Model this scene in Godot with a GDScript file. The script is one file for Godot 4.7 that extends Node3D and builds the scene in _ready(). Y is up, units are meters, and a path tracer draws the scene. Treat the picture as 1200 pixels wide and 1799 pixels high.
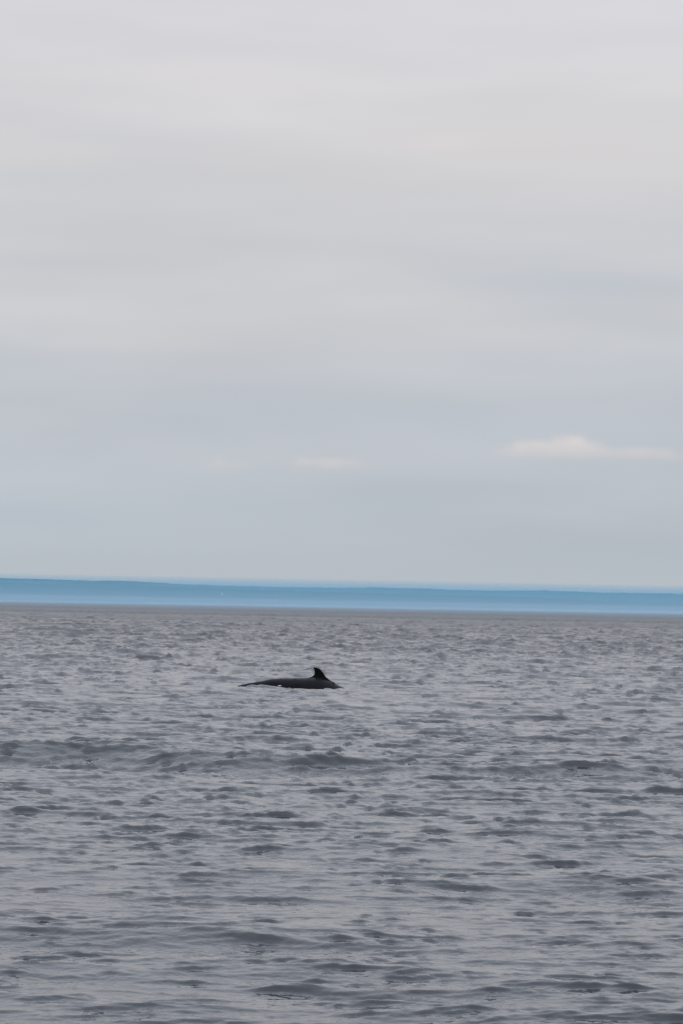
extends Node3D
# A minke-like whale surfacing in a grey, choppy strait under an overcast sky, low wooded hills far behind.

const EYE := 2.6              # height of the camera above the sea
const WHALE := Vector3(-0.62, 0.07, -107.0)
const SHORE := 9000.0         # distance of the near shore
const FAR_SHORE := 15500.0

var rng := RandomNumberGenerator.new()


# ------------------------------------------------------------------ setting up

func srgb(r: float, g: float, b: float) -> Vector3:
	var c := Color(r / 255.0, g / 255.0, b / 255.0).srgb_to_linear()
	return Vector3(c.r, c.g, c.b)


func tag(o: Node, label := "", category := "", group := "", kind := "") -> void:
	if label: o.set_meta("label", label)
	if category: o.set_meta("category", category)
	if group: o.set_meta("group", group)
	if kind: o.set_meta("kind", kind)


func mesh_object(called: String, m: Mesh, mat: Material, parent: Node = self) -> MeshInstance3D:
	var o := MeshInstance3D.new()
	o.name = called
	o.mesh = m
	if mat: o.material_override = mat
	parent.add_child(o, true)
	return o


func noise(s: int, freq: float, octaves: int) -> FastNoiseLite:
	var n := FastNoiseLite.new()
	n.noise_type = FastNoiseLite.TYPE_SIMPLEX_SMOOTH
	n.seed = s
	n.frequency = freq
	n.fractal_octaves = octaves
	n.fractal_type = FastNoiseLite.FRACTAL_FBM if octaves > 1 else FastNoiseLite.FRACTAL_NONE
	return n


# Colour of the overcast by elevation in degrees, linear.
func overcast(e: float) -> Vector3:
	var at := [0.0, 0.9, 2.0, 3.0, 4.4, 5.9, 7.3, 8.8, 10.2, 14.0, 21.0, 45.0, 90.0]
	var c := [srgb(183, 190, 196), srgb(182, 190, 198), srgb(185, 192, 199), srgb(191, 196, 203), srgb(198, 201, 206), srgb(204, 205, 209), srgb(209, 209, 212), srgb(213, 212, 215), srgb(214, 213, 218),
		Vector3(0.75, 0.765, 0.82), Vector3(0.87, 0.90, 0.985), Vector3(1.09, 1.16, 1.30), Vector3(1.26, 1.36, 1.52)]
	for i in at.size() - 1:
		if e <= at[i + 1]:
			var t: float = clampf((e - at[i]) / (at[i + 1] - at[i]), 0.0, 1.0)
			return c[i].lerp(c[i + 1], t)
	return c[-1]


func sky_panorama() -> ImageTexture:
	var w := 4096
	var h := 2048
	var im := Image.create(w, h, false, Image.FORMAT_RGBF)
	for y in h:
		var e := 90.0 - (y + 0.5) / h * 180.0
		var c := overcast(e) if e > 0.0 else Vector3(0.3, 0.31, 0.33)
		im.fill_rect(Rect2i(0, y, w, 1), Color(c.x, c.y, c.z))
	var broad := noise(11, 0.05, 3)
	var streak := noise(23, 0.11, 4)
	var hue := noise(31, 0.07, 2)
	var ragged := noise(47, 0.9, 4)
	var fluffy := noise(53, 2.6, 3)
	# cumulus far away: [azimuth, elevation of the flat base, half width, height, strength], in degrees
	var heaps := [[4.2, 2.56, 1.85, 0.36, 1.1], [-0.21, 2.33, 0.80, 0.20, 0.9], [-1.95, 2.30, 0.42, 0.18, 0.65], [-0.52, 1.8, 0.6, 0.12, 0.18],
		[-14.0, 2.5, 1.6, 0.4, 0.7], [13.5, 2.3, 1.3, 0.3, 0.6], [31.0, 2.6, 2.0, 0.5, 0.8], [-38.0, 2.4, 1.8, 0.4, 0.7], [66.0, 2.5, 2.2, 0.5, 0.7], [-82.0, 2.6, 2.0, 0.5, 0.8], [118.0, 2.4, 2.4, 0.5, 0.7], [-131.0, 2.5, 2.0, 0.4, 0.7], [165.0, 2.6, 2.4, 0.5, 0.7]]
	# thin layers in the overcast: [azimuth, elevation, half width, half height, warm (+) or blue (-)]
	var layers := [[4.4, 5.45, 2.6, 0.24, -1.6], [-5.0, 5.65, 1.9, 0.15, -1.4], [-4.6, 7.0, 2.4, 0.16, -1.2], [2.4, 7.8, 2.2, 0.22, 0.9], [-2.6, 8.75, 2.6, 0.3, 0.6], [1.0, 9.0, 2.0, 0.2, -0.4], [-0.6, 3.3, 3.0, 0.3, -0.5], [3.0, 4.6, 2.4, 0.2, 0.6], [-3.6, 4.3, 2.2, 0.25, 0.5], [-5.0, 1.5, 1.4, 0.3, -0.6]]
	for y in range(h / 2 - 250, h / 2):
		var e := 90.0 - (y + 0.5) / h * 180.0
		var base := overcast(e)
		var fade := smoothstep(0.2, 1.6, e) * (1.0 - smoothstep(15.0, 21.5, e))
		var near := []
		for k in heaps:
			if e > k[1] - 0.3 and e < k[1] + k[3] * 2.0: near.append(k)
		for x in w:
			var a := wrapf((x + 0.5) / w * 360.0, -180.0, 180.0)
			var ca := cos(deg_to_rad(a)) * 57.3
			var sa := sin(deg_to_rad(a)) * 57.3
			var b := broad.get_noise_3d(ca * 0.8, e * 3.0, sa * 0.8)
			var s := streak.get_noise_3d(ca, e * 6.5, sa)
			var u := hue.get_noise_3d(ca, e * 5.0, sa)
			var f := 1.0 + fade * (0.065 * b + 0.075 * s)
			var c := base * f
			c += fade * Vector3(0.012, 0.002, -0.009) * (u + 0.8 * s)
			if e < 11.0 and absf(a) < 10.0:
				for k in layers:
					var q: float = pow((a - k[0]) / k[2], 2.0) + pow((e - k[1] + 0.12 * s + 0.02 * (a - k[0])) / k[3], 2.0)
					if q < 4.0:
						c += Vector3(0.032, 0.018, 0.009) * k[4] * exp(-q * 1.2) * (0.9 + 0.9 * s)
			for k in near:
				var d: float = (a - k[0]) / k[2]
				if absf(d) > 1.2: continue
				var rag := ragged.get_noise_3d(ca * 1.6, 7.0, sa * 1.6)
				var fl := fluffy.get_noise_3d(ca, e * 1.3, sa)
				var hump: float = pow(maxf(0.0, 1.0 - d * d), 0.45) * ((0.66 if k[2] > 1.0 else 0.8) + (0.58 if k[2] > 1.0 else 0.12) * exp(-pow((d + 0.24) * 5.0, 2.0)) + (0.36 if k[2] > 1.0 else 0.1) * exp(-pow((d + 0.64) * 5.5, 2.0))) + 0.24 * rag * (1.0 - minf(1.0, d * d)) + 0.12 * fl
				var top: float = k[1] + k[3] * hump * 0.8
				var soft: float = 0.035
				var m: float = smoothstep(top + soft, top - soft * 1.6, e) * smoothstep(k[1] - 0.07, k[1] + 0.06, e + 0.03 * fl) * clampf((1.15 - absf(d)) * 2.2, 0.0, 1.0)
				var lit: float = clampf((e - k[1]) / (k[3] * 0.9), 0.0, 1.0)
				c = c.lerp(srgb(200, 200, 203).lerp(srgb(221, 214, 212), lit), m * k[4] * (0.75 + 0.3 * fl))
			im.set_pixel(x, y, Color(c.x, c.y, c.z))
	return ImageTexture.create_from_image(im)


# ------------------------------------------------------------------ the sea

# A tile of random sea: a half-plane wave spectrum by inverse FFT; the real part is the height, the imaginary part the sideways shift that sharpens crests.
class Tile:
	var n: int
	var size: float
	var h: PackedFloat32Array
	var d: PackedFloat32Array

	func make(rng: RandomNumberGenerator, count: int, metres: float, longest: float, shortest: float, slope: float, heading: float, spread: float, falloff: float) -> void:
		n = count
		size = metres
		h.resize(n * n)
		d.resize(n * n)
		h.fill(0.0)
		d.fill(0.0)
		var k0 := TAU / longest
		var k1 := TAU / shortest
		var total := 0.0
		for j in n:
			var kz := TAU / size * (j if j <= n / 2 else j - n)
			for i in n:
				var kx := TAU / size * (i if i <= n / 2 else i - n)
				var ga := rng.randfn()
				var gb := rng.randfn()
				var k := sqrt(kx * kx + kz * kz)
				if k < k0 * 0.5 or k > k1 * 1.3: continue
				var c := (kx * sin(heading) + kz * cos(heading)) / k
				if c <= 0.0: continue
				var p := pow(k, -falloff) * exp(-pow(k0 / k, 4.0) * 0.7) * exp(-pow(k / k1, 6.0)) * (pow(c, spread) + 0.01)
				var a := sqrt(p)
				h[j * n + i] = ga * a
				d[j * n + i] = gb * a
				total += p * k * k * 0.5
		var s := slope / sqrt(total)
		for i in n * n:
			h[i] *= s
			d[i] *= s
		rows()
		turn()
		rows()
		turn()

	# peaks narrower and higher, troughs flatter, as steep wind waves are
	func sharpen(c: float) -> void:
		var q := 0.0
		for i in n * n: q += h[i] * h[i]
		var sigma := sqrt(q / (n * n))
		for i in n * n:
			h[i] = sigma * (exp(c * 2.8 * tanh(h[i] / sigma / 2.8)) - 1.0 - c * c * 0.4) / c
			d[i] = sigma * 2.8 * tanh(d[i] / sigma / 2.8)

	func turn() -> void:
		for j in n:
			for i in range(j + 1, n):
				var p := j * n + i
				var q := i * n + j
				var t := h[p]
				h[p] = h[q]
				h[q] = t
				t = d[p]
				d[p] = d[q]
				d[q] = t

	func rows() -> void:
		var bits := int(round(log(n) / log(2.0)))
		var swap := PackedInt32Array()
		swap.resize(n)
		for i in n:
			var r := 0
			for b in bits:
				if i >> b & 1: r |= 1 << (bits - 1 - b)
			swap[i] = r
		var wr := PackedFloat32Array()
		var wi := PackedFloat32Array()
		for i in n / 2:
			wr.append(cos(TAU * i / n))
			wi.append(sin(TAU * i / n))
		var re := PackedFloat32Array()
		var im := PackedFloat32Array()
		re.resize(n)
		im.resize(n)
		for j in n:
			var o := j * n
			for i in n:
				re[swap[i]] = h[o + i]
				im[swap[i]] = d[o + i]
			var half := 1
			while half < n:
				var step := n / (half * 2)
				for m in half:
					var cr := wr[m * step]
					var ci := wi[m * step]
					var a := m
					while a < n:
						var b := a + half
						var xr := re[b] * cr - im[b] * ci
						var xi := re[b] * ci + im[b] * cr
						re[b] = re[a] - xr
						im[b] = im[a] - xi
						re[a] += xr
						im[a] += xi
						a += half * 2
				half *= 2
			for i in n:
				h[o + i] = re[i]
				d[o + i] = im[i]

	# (height, shift) at a place, bilinear, repeating
	func at(x: float, z: float) -> Vector2:
		var u := x / size * n
		var v := z / size * n
		var fu := floorf(u)
		var fv := floorf(v)
		var mask := n - 1
		var i := int(fu) & mask
		var j := (int(fv) & mask) * n
		var i2 := (i + 1) & mask
		var j2 := (j + n) & (n * n - 1)
		u -= fu
		v -= fv
		var a := h[j + i]
		var b := h[j2 + i]
		var p := d[j + i]
		var q := d[j2 + i]
		a += (h[j + i2] - a) * u
		b += (h[j2 + i2] - b) * u
		p += (d[j + i2] - p) * u
		q += (d[j2 + i2] - q) * u
		return Vector2(a + (b - a) * v, p + (q - p) * v)


var swell := Tile.new()
var wavelets := Tile.new()
var chop := Tile.new()
var ripple := Tile.new()
var gusts := noise(61, 0.9, 2)
var squalls := noise(67, 0.06, 2)

# single wave crests that stand out: [x, distance, half length, wave length, height, crest turn (degrees)]
var crests := [[-2.8, 55.6, 5.0, 5.0, 0.26, -17.0], [3.9, 54.4, 2.4, 4.0, 0.16, -8.0], [-0.5, 32.3, 1.3, 1.8, 0.045, -5.0], [2.6, 32.0, 1.3, 2.0, 0.06, -7.0], [0.5, 22.3, 0.8, 1.5, 0.06, -14.0], [-1.5, 28.2, 0.5, 1.1, 0.035, 4.0], [-2.35, 105.9, 0.8, 1.7, 0.13, 0.0]]


# Displacement of the sea surface that rests at (x, 0, z).
func sea(x: float, z: float, with_crests: bool) -> Vector3:
	var a := swell.at(x * 0.996 - z * 0.087 + 17.0, z * 0.996 + x * 0.087 + 5.0)
	var w := wavelets.at(x + 3.0, z)
	var b := chop.at(x, z)
	var gust := 0.62 + 0.55 * smoothstep(-0.45, 0.65, gusts.get_noise_2d(x, z * 0.45)) + 0.35 * squalls.get_noise_2d(x, z * 0.6)
	a *= 1.0 + 0.3 * smoothstep(60.0, 140.0, -z) + 1.3 * smoothstep(130.0, 480.0, -z)
	w *= 0.5 + 0.5 * gust
	b *= gust
	var along := 0.7 * a.y + 0.3 * w.y + 0.3 * b.y - 0.7 * (w.x + b.x)
	w *= (0.8 + 0.8 * smoothstep(25.0, 70.0, -z) + 2.6 * smoothstep(70.0, 260.0, -z))
	b *= (0.86 + 0.74 * smoothstep(24.0, 60.0, -z) + 1.6 * smoothstep(50.0, 200.0, -z))
	var wx := (x - WHALE.x) / 3.2
	var wz := (z - WHALE.z - 1.0) / 4.0
	var calm := wx * wx + wz * wz
	if calm < 6.0:
		a *= 1.0 - 0.6 * exp(-calm)
		w *= 1.0 - 0.2 * exp(-calm)
	var up := a.x + w.x + b.x
	if with_crests:
		for c in crests:
			var t: float = deg_to_rad(c[5])
			var dx: float = x - c[0]
			var dz: float = -z - c[1]
			var s := (dx * cos(t) + dz * sin(t)) / float(c[2])
			if absf(s) > 2.2: continue
			var q: float = (dz * cos(t) - dx * sin(t) + 0.12 * sin(dx * 1.7) * c[3] * 0.3) / float(c[3])
			if absf(q) > 1.6: continue
			var g: float = c[4] * exp(-s * s - q * q * 2.5)
			up += g * cos(TAU * q) + (0.45 * g * b.x / float(c[4]) if c[2] > 2.0 else 0.0)
			along -= 0.8 * g * sin(TAU * q)
	return Vector3(0.0, up, -along)


func water(roughness: float, ripples: float, map: Texture2D) -> StandardMaterial3D:
	var m := StandardMaterial3D.new()
	m.resource_name = "sea_water"
	m.albedo_color = Color(0.007, 0.011, 0.018).linear_to_srgb()
	m.roughness = roughness
	m.metallic_specular = 0.53
	if ripples > 0.0:
		m.normal_enabled = true
		m.normal_texture = map
		m.normal_scale = ripples
		m.uv1_triplanar = true
		m.uv1_world_triplanar = true
		m.uv1_triplanar_sharpness = 8.0
		m.uv1_scale = Vector3.ONE / ripple.size
	return m


func ripple_map() -> ImageTexture:
	var n := ripple.n
	var im := Image.create(n, n, false, Image.FORMAT_RGB8)
	var cell := ripple.size / n
	for j in n:
		for i in n:
			var gx := (ripple.h[j * n + (i + 1) % n] - ripple.h[j * n + (i + n - 1) % n]) / (2.0 * cell)
			var gz := (ripple.h[(j + 1) % n * n + i] - ripple.h[(j + n - 1) % n * n + i]) / (2.0 * cell)
			var v := Vector3(-gx, gz, 1.0).normalized()
			im.set_pixel(i, j, Color(v.x * 0.5 + 0.5, v.y * 0.5 + 0.5, v.z * 0.5 + 0.5))
	return ImageTexture.create_from_image(im)


func build_sea() -> void:
	rng.seed = 19
	swell.make(rng, 256, 71.0, 5.0, 1.6, 0.042, 0.0, 26.0, 3.4)
	swell.sharpen(0.25)
	wavelets.make(rng, 512, 31.0, 1.35, 0.25, 0.095, -0.06, 20.0, 3.3)
	wavelets.sharpen(0.52)
	chop.make(rng, 512, 8.7, 0.40, 0.05, 0.20, 0.16, 16.0, 3.0)
	chop.sharpen(0.60)
	ripple.make(rng, 256, 2.3, 0.13, 0.02, 0.045, 0.3, 1.0, 3.6)
	var map := ripple_map()

	# rows by distance: as fine as the short waves near by, coarser far off
	var dist := PackedFloat32Array()
	var d := 3.0
	while d < SHORE + 30.0:
		dist.append(d)
		var step := minf(0.62 * d * d / 8876.0, 0.085 * pow(d / 60.0, 1.2))
		if d < 18.0: step = 0.15
		d += step
	# columns: even across the view, wider and wider to the sides
	var cols := PackedFloat32Array()
	var core := 188
	for i in range(-core, core + 1):
		cols.append(float(i) / core)
	var s := 1.0
	var gap := 1.0 / core
	while s < 9.0:
		gap *= 1.13
		s += gap
		cols.append(s)
		cols.insert(0, -s)
	var w := cols.size()
	var bands := [40.0, 80.0, 130.0, 190.0, 260.0, 350.0, 500.0, 750.0, 1200.0, 2000.0, 20000.0]
	var rough := [0.03, 0.04, 0.05, 0.07, 0.10, 0.15, 0.24, 0.34, 0.44, 0.50, 0.50]
	var bumps := [1.0, 1.0, 0.0, 0.0, 0.0, 0.0, 0.0, 0.0, 0.0, 0.0, 0.0]
	var m := ArrayMesh.new()
	var front := PackedFloat32Array()
	front.resize(w)
	front.fill(1.0e9)
	var first := 0
	for band in bands.size():
		var last := first
		while last < dist.size() - 1 and dist[last] < bands[band]: last += 1
		var v := PackedVector3Array()
		v.resize((last - first + 1) * w)
		var at := 0
		for r in range(first, last + 1):
			var z := -dist[r]
			var half := 2.0 + 0.112 * dist[r]
			var with_crests := dist[r] < 112.0
			var fade := 1.0 - 0.7 * smoothstep(1500.0, 6000.0, dist[r])
			for i in w:
				var x := cols[i] * half
				var p := Vector3(x, 0, z) + sea(x, z, with_crests) * fade
				if r > 0:  # a face may stand steep but never folds over
					p.z = minf(p.z, front[i] - 0.22 * (dist[r] - dist[r - 1]))
				if r < last or last == dist.size() - 1: front[i] = p.z
				v[at] = p
				at += 1
		var f := PackedInt32Array()
		f.resize((last - first) * (w - 1) * 6)
		at = 0
		for r in last - first:
			for i in w - 1:
				var p := r * w + i
				f[at] = p
				f[at + 1] = p + w
				f[at + 2] = p + 1
				f[at + 3] = p + 1
				f[at + 4] = p + w
				f[at + 5] = p + w + 1
				at += 6
		var arrays := []
		arrays.resize(Mesh.ARRAY_MAX)
		arrays[Mesh.ARRAY_VERTEX] = v
		arrays[Mesh.ARRAY_INDEX] = f
		var st := SurfaceTool.new()
		st.create_from_arrays(arrays)
		st.generate_normals()
		st.commit(m)
		m.surface_set_material(band, water(rough[band], bumps[band], map))
		first = last
	var o := mesh_object("sea", m, null)
	tag(o, "grey choppy sea with small wind waves", "", "", "structure")

	# the same water all round, lying below the troughs
	var plane := PlaneMesh.new()
	plane.size = Vector2(60000, 60000)
	var deep := mesh_object("sea_beyond", plane, water(0.3, 0.0, map))
	deep.position = Vector3(0, -0.45, 0)
	tag(deep, "open grey water around and behind", "", "", "structure")


# ------------------------------------------------------------------ the far shore

func profile(points: Array, a: float) -> float:
	for i in points.size() - 1:
		if a <= points[i + 1][0]:
			var t := clampf((a - points[i][0]) / (points[i + 1][0] - points[i][0]), 0.0, 1.0)
			return lerpf(points[i][1], points[i + 1][1], t * t * (3.0 - 2.0 * t))
	return points[-1][1]


# A wooded ridge: its height in metres over the tangent of the azimuth.
func ridge(called: String, dist: float, depth: float, heights: Array, grain: float, s: int, a0: float, a1: float) -> MeshInstance3D:
	var big := noise(s, 1.0 / 900.0, 3)
	var small := noise(s + 1, 1.0 / 26.0, 3)
	var tone := noise(s + 2, 1.0 / 160.0, 4)
	var nx := 900
	var nz := 26
	var v := PackedVector3Array()
	var c := PackedColorArray()
	var f := PackedInt32Array()
	for j in nz + 1:
		var t := float(j) / nz
		var shape := sin(minf(t / 0.62, 1.0) * PI / 2) if t < 0.62 else cos((t - 0.62) / 0.38 * PI / 2)
		for i in nx + 1:
			var a := lerpf(a0, a1, float(i) / nx)
			var bay := 60.0 * big.get_noise_2d(a * dist * 1.4, 900.0)
			var z := dist + t * depth + bay * (1.0 - t)
			var x := a * dist * (1.0 + t * depth / dist * 0.5)
			var top := profile(heights, a)
			var y := top * shape * (1.0 + 0.10 * big.get_noise_2d(x, z)) + grain * small.get_noise_2d(x, z) * minf(1.0, shape * 4.0) + 1.4
			if j == 0 or j == nz: y = -2.0
			v.append(Vector3(x, y, -z))
			var k := 0.5 + 0.5 * tone.get_noise_2d(x, z) + 0.25 * small.get_noise_2d(x * 1.7, z * 1.7)
			c.append(Color(0.012, 0.03, 0.028).lerp(Color(0.075, 0.11, 0.075), clampf(k * 1.3 - 0.15, 0, 1)))
	for j in nz:
		for i in nx:
			var p := j * (nx + 1) + i
			f.append_array([p, p + nx + 1, p + 1, p + 1, p + nx + 1, p + nx + 2])
	var arrays := []
	arrays.resize(Mesh.ARRAY_MAX)
	arrays[Mesh.ARRAY_VERTEX] = v
	arrays[Mesh.ARRAY_COLOR] = c
	arrays[Mesh.ARRAY_INDEX] = f
	var st := SurfaceTool.new()
	st.create_from_arrays(arrays)
	st.generate_normals()
	var m := StandardMaterial3D.new()
	m.resource_name = "forest"
	m.vertex_color_use_as_albedo = true
	m.roughness = 1.0
	m.metallic_specular = 0.1
	return mesh_object(called, st.commit(), m)


func build_shore() -> void:
	var near := [[-0.35, 70.0], [-0.2, 64.0], [-0.1, 53.0], [-0.078, 57.0], [-0.05, 49.0], [0.0, 41.0], [0.05, 37.5], [0.1, 29.0], [0.2, 24.0], [0.35, 30.0]]
	var o := ridge("hills", SHORE, 2200.0, near, 4.5, 101, -0.35, 0.35)
	tag(o, "low wooded shore, blue with distance", "", "", "structure")
	var far := [[-0.4, 120.0], [-0.2, 112.0], [-0.1, 108.0], [-0.07, 112.0], [-0.045, 97.0], [0.0, 95.0], [0.05, 98.0], [0.1, 92.0], [0.2, 84.0], [0.4, 90.0]]
	o = ridge("far_hills", FAR_SHORE, 3500.0, far, 4.0, 202, -0.4, 0.4)
	tag(o, "second paler ridge of hills behind the shore", "", "", "structure")

	# pale strand along the foot of the hills
	var edge := noise(303, 1.0 / 700.0, 3)
	var v := PackedVector3Array()
	var f := PackedInt32Array()
	var n := 600
	for i in n + 1:
		var a := lerpf(-0.35, 0.35, float(i) / n)
		var x := a * SHORE
		var top := 4.2 + 4.5 * edge.get_noise_2d(x, 0.0)
		for p in [[-120.0, -1.0], [-95.0, 0.35], [-75.0, top * 0.55], [-40.0, top], [70.0, top + 0.3], [90.0, -1.0]]:
			v.append(Vector3(x, p[1], -(SHORE + p[0])))
	for i in n:
		for j in 5:
			var p := i * 6 + j
			f.append_array([p, p + 1, p + 6, p + 6, p + 1, p + 7])
	var arrays := []
	arrays.resize(Mesh.ARRAY_MAX)
	arrays[Mesh.ARRAY_VERTEX] = v
	arrays[Mesh.ARRAY_INDEX] = f
	var st := SurfaceTool.new()
	st.create_from_arrays(arrays)
	st.generate_normals()
	var m := StandardMaterial3D.new()
	m.resource_name = "pale_sand"
	m.albedo_color = Color(0.55, 0.50, 0.45).linear_to_srgb()
	m.roughness = 0.95
	o = mesh_object("beach", st.commit(), m)
	tag(o, "pale strand at the foot of the far shore", "", "", "structure")


func build_house() -> void:
	var house := Node3D.new()
	house.name = "house"
	add_child(house)
	house.position = Vector3(-0.0345 * 9560.0, 24.0, -9560.0)
	tag(house, "tiny pale house on the blue wooded slope of the far shore, left of the whale", "house")
	var white := StandardMaterial3D.new()
	white.albedo_color = Color(0.62, 0.62, 0.6).linear_to_srgb()
	white.roughness = 0.8
	var slate := StandardMaterial3D.new()
	slate.albedo_color = Color(0.4, 0.42, 0.44).linear_to_srgb()
	slate.roughness = 0.7
	var box := BoxMesh.new()
	box.size = Vector3(5.0, 10.0, 5.0)
	mesh_object("wall", box, white, house).position.y = 3.0
	var gable := PrismMesh.new()
	gable.size = Vector3(5.6, 2.4, 5.6)
	var roof := mesh_object("roof", gable, slate, house)
	roof.position.y = 9.21
	roof.rotation.y = PI / 2


# ------------------------------------------------------------------ the whale

# One continuous skin: a back that arches out of the water, dorsal fin drawn out of its ridge. Axes: x ahead (to the right), y up, z towards the viewer.
func build_whale() -> void:
	var skin := StandardMaterial3D.new()
	skin.resource_name = "whale_skin"
	skin.vertex_color_use_as_albedo = true
	skin.roughness = 0.34
	skin.metallic_specular = 0.13
	var grain := FastNoiseLite.new()
	grain.seed = 5
	grain.frequency = 0.02
	grain.fractal_octaves = 4
	var rough := NoiseTexture2D.new()
	rough.width = 256
	rough.height = 256
	rough.seamless = true
	rough.noise = grain
	skin.roughness_texture = rough
	skin.roughness = 0.6
	skin.uv1_triplanar = true
	skin.uv1_scale = Vector3.ONE * 0.8
	# stations along the body: [x, height of the back, depth of the body, half width]
	var st := [[-4.25, -0.95, 0.03, 0.03], [-4.1, -0.92, 0.10, 0.07], [-3.6, -0.52, 0.26, 0.10], [-3.1, -0.20, 0.34, 0.13], [-2.7, -0.07, 0.42, 0.16], [-2.3, 0.035, 0.52, 0.20], [-1.9, 0.115, 0.64, 0.26], [-1.4, 0.215, 0.80, 0.35], [-0.9, 0.245, 0.96, 0.45],
		[-0.4, 0.27, 1.12, 0.54], [0.0, 0.29, 1.22, 0.60], [0.3, 0.215, 1.28, 0.64], [0.6, 0.07, 1.32, 0.68], [0.9, -0.06, 1.36, 0.70], [1.3, -0.25, 1.38, 0.72], [1.9, -0.42, 1.36, 0.72], [2.6, -0.82, 1.26, 0.68], [3.3, -1.26, 1.02, 0.54], [3.9, -1.68, 0.66, 0.34], [4.3, -2.0, 0.26, 0.14], [4.4, -2.1, 0.04, 0.03]]
	var s := SurfaceTool.new()
	s.begin(Mesh.PRIMITIVE_TRIANGLES)
	s.set_smooth_group(0)
	var mottle := noise(77, 2.2, 3)
	var nl := 150
	var nr := 40
	var ring := func(i: int, k: int) -> Vector3:
		var t := float(i) / nl * (st.size() - 1)
		var j := mini(int(t), st.size() - 2)
		var u := t - j
		var a: Array = st[maxi(j - 1, 0)]
		var b: Array = st[j]
		var c: Array = st[j + 1]
		var e: Array = st[mini(j + 2, st.size() - 1)]
		var q := []
		for m in 4: q.append(cubic_interpolate(b[m], c[m], a[m], e[m], u))
		var ang := TAU * k / nr
		var sy := cos(ang)
		var sz := sin(ang)
		# the back narrows to a soft keel
		var wide: float = q[3] * signf(sz) * pow(absf(sz), 1.15 if sy > 0 else 0.9)
		var y: float = q[1] - q[2] * 0.5 + q[2] * 0.5 * sy
		return Vector3(q[0], y, wide)
	for i in nl:
		for k in nr:
			var p := [ring.call(i, k), ring.call(i + 1, k), ring.call(i + 1, (k + 1) % nr), ring.call(i, (k + 1) % nr)]
			for m in [0, 1, 2, 0, 2, 3]:
				var q: Vector3 = p[m]
				var g := clampf(0.5 + 0.6 * mottle.get_noise_3d(q.x * 0.5, q.y, q.z), 0, 1)
				s.set_color(Color(0.006, 0.006, 0.009).lerp(Color(0.014, 0.014, 0.018), g))
				s.add_vertex(q)
	# dorsal fin: sections by height, from a wide flare in the back to a tip hooked backwards
	# [y, rear x, front x, half thickness]
	var fin := [[0.13, -0.62, 0.56, 0.17], [0.20, -0.50, 0.40, 0.10], [0.26, -0.34, 0.32, 0.058], [0.31, -0.205, 0.25, 0.040], [0.37, -0.125, 0.205, 0.032], [0.44, -0.11, 0.16, 0.026], [0.51, -0.12, 0.10, 0.020], [0.555, -0.14, 0.045, 0.014], [0.585, -0.165, -0.02, 0.008], [0.60, -0.165, -0.075, 0.003]]
	var nf := 28
	var fr := 30
	var section := func(i: int, k: int) -> Vector3:
		var t := float(i) / fr * (fin.size() - 1)
		var j := mini(int(t), fin.size() - 2)
		var u := t - j
		var a: Array = fin[maxi(j - 1, 0)]
		var b: Array = fin[j]
		var c: Array = fin[j + 1]
		var e: Array = fin[mini(j + 2, fin.size() - 1)]
		var q := []
		for m in 4: q.append(cubic_interpolate(b[m], c[m], a[m], e[m], u))
		var ang := TAU * k / nf
		var x: float = lerpf(q[1], q[2], 0.5 + 0.5 * cos(ang))
		var z: float = q[3] * sin(ang) * (0.75 + 0.25 * cos(ang))
		return Vector3(x - 0.02, q[0], z)
	for i in fr:
		for k in nf:
			var p := [section.call(i, k), section.call(i + 1, k), section.call(i + 1, (k + 1) % nf), section.call(i, (k + 1) % nf)]
			for m in [0, 2, 1, 0, 3, 2]:
				s.set_color(Color(0.005, 0.005, 0.007))
				s.add_vertex(p[m])
	# flukes, under water at the tail
	var fl := [Vector3(-4.0, -0.93, 0), Vector3(-4.25, -1.02, 0.5), Vector3(-4.75, -1.15, 1.0), Vector3(-4.5, -1.13, 0.5), Vector3(-4.35, -1.08, 0.05)]
	for side in [-1.0, 1.0]:
		for up in [0.03, -0.03]:
			for m in 3:
				for q in [fl[0], fl[m + 1], fl[m + 2]]:
					s.set_color(Color(0.013, 0.013, 0.016))
					s.add_vertex(Vector3(q.x, q.y + (up if q.z < 0.9 else 0.0), q.z * side))
	s.index()
	s.generate_normals()
	var o := mesh_object("whale", s.commit(), skin)
	o.position = WHALE
	o.rotation.y = deg_to_rad(-24.0)
	o.scale = Vector3(1.08, 1.0, 1.0)
	tag(o, "dark whale arching its back and hooked dorsal fin out of the grey sea", "whale")


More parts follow.
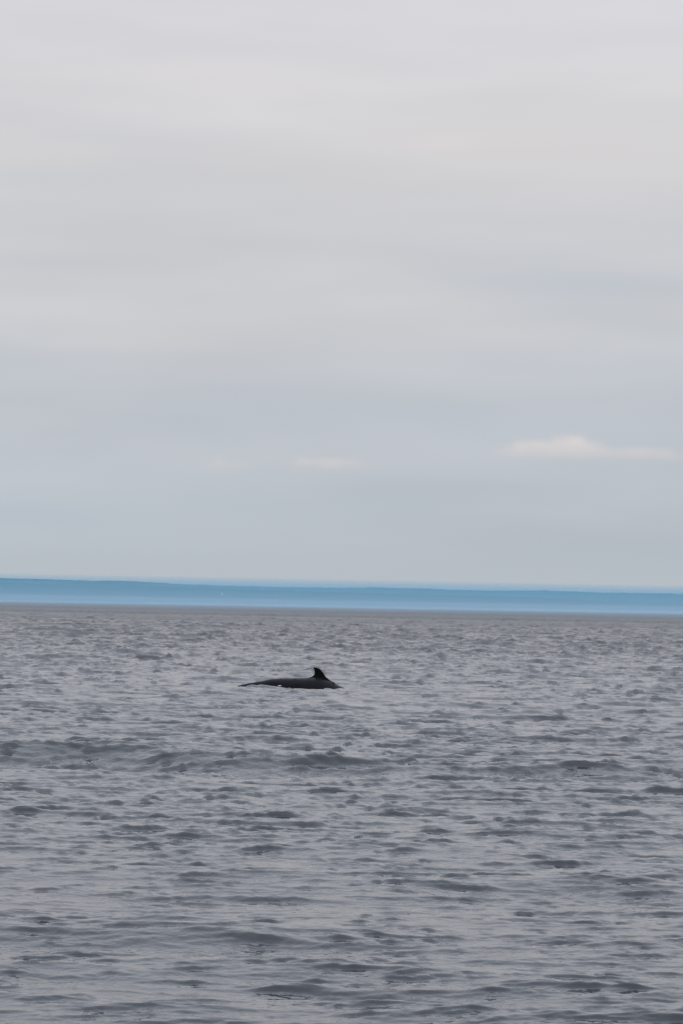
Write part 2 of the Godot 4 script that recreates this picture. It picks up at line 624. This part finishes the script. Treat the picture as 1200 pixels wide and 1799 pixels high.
func build_foam() -> void:
	var foam := StandardMaterial3D.new()
	foam.resource_name = "foam"
	foam.albedo_color = Color(0.55, 0.55, 0.57).linear_to_srgb()
	foam.roughness = 0.7
	# [x, z, half width, height, label]
	var spots := [[WHALE.x - 1.2, WHALE.z + 0.9, 0.06, 0.012, "small white foam patch against the flank of the whale"],
		[WHALE.x - 2.85, WHALE.z - 1.0, 0.07, 0.006, "small white foam patch at the tail end of the whale"],
		[1.43, -22.1, 0.008, 0.006, "tiny white foam fleck on the nearest waves, right of the middle"]]
	for spot in spots:
		var s := SurfaceTool.new()
		s.begin(Mesh.PRIMITIVE_TRIANGLES)
		var blob := noise(int(spot[2] * 1000), 2.5, 2)
		var nu := 16
		var nv := 6
		var pt := func(i: int, j: int) -> Vector3:
			var a := TAU * (i % nu) / nu
			var r := float(j) / nv
			var out: float = spot[2] * (1.0 + 0.5 * blob.get_noise_2d(cos(a), sin(a)))
			return Vector3(cos(a) * out * r, spot[3] * sqrt(maxf(0.0, 1.0 - r * r)) * (1.0 + 0.5 * blob.get_noise_2d(9.0 + r * 3.0, a)) - spot[3] * 0.35 * r, sin(a) * out * r * 0.55)
		for j in nv:
			for i in nu:
				for q in [pt.call(i, j), pt.call(i, j + 1), pt.call(i + 1, j + 1), pt.call(i, j), pt.call(i + 1, j + 1), pt.call(i + 1, j)]:
					s.add_vertex(q)
		s.index()
		s.generate_normals()
		var o := mesh_object("foam_patch", s.commit(), foam)
		o.position = Vector3(spot[0], sea(spot[0], spot[1], true).y + 0.012, spot[1])
		tag(o, spot[4], "sea foam", "foam flecks on the water")


func _ready() -> void:
	# camera: a long lens held a little askew
	var cam := Camera3D.new()
	cam.name = "camera"
	cam.fov = 17.05
	cam.near = 0.2
	cam.far = 60000.0
	add_child(cam)
	cam.position = Vector3(0, EYE, 0)
	cam.rotation = Vector3(deg_to_rad(1.58), 0, 0)
	cam.rotate_object_local(Vector3(0, 0, 1), deg_to_rad(1.04))
	cam.current = true

	var sky_m := PanoramaSkyMaterial.new()
	sky_m.panorama = sky_panorama()
	var sky := Sky.new()
	sky.sky_material = sky_m
	var env := Environment.new()
	env.background_mode = Environment.BG_SKY
	env.sky = sky
	env.tonemap_mode = Environment.TONE_MAPPER_LINEAR
	env.tonemap_exposure = 1.0
	env.sdfgi_enabled = true
	env.ssao_enabled = true
	env.ssil_enabled = true
	env.volumetric_fog_enabled = true
	env.volumetric_fog_density = 0.0
	var we := WorldEnvironment.new()
	we.name = "environment"
	we.environment = env
	add_child(we)

	var sun := DirectionalLight3D.new()
	sun.name = "veiled_sun"
	sun.light_energy = 0.4
	sun.light_angular_distance = 14.0
	sun.light_color = Color(1.0, 0.97, 0.93)
	sun.shadow_enabled = true
	sun.rotation = Vector3(deg_to_rad(-36), deg_to_rad(28), 0)
	add_child(sun)

	build_sea()
	build_shore()
	build_house()
	build_whale()
	build_foam()

	# marine haze lying low over the strait, before and behind the near shore
	for bank in [[5200.0, SHORE - 1105.0, 44.0, 0.00041], [800.0, 5195.0, 9.0, 0.00026], [SHORE - 1100.0, SHORE - 120.0, 17.0, 0.00030], [SHORE + 2300.0, FAR_SHORE - 200.0, 96.0, 0.00008]]:
		var fog := FogVolume.new()
		fog.name = "haze_bank"
		fog.shape = RenderingServer.FOG_VOLUME_SHAPE_BOX
		fog.size = Vector3(12000.0, bank[2] + 2.0, bank[1] - bank[0])
		fog.position = Vector3(0, (bank[2] - 2.0) / 2, -(bank[0] + bank[1]) / 2)
		var fm := FogMaterial.new()
		fm.resource_name = "blue_haze"
		fm.albedo = (Color(0.48, 0.70, 0.90) if bank[2] == 17.0 or bank[2] == 9.0 else Color(0.29, 0.645, 0.93)).linear_to_srgb()
		fm.density = bank[3]
		fog.material = fm
		add_child(fog, true)
		tag(fog, "", "", "", "stuff")
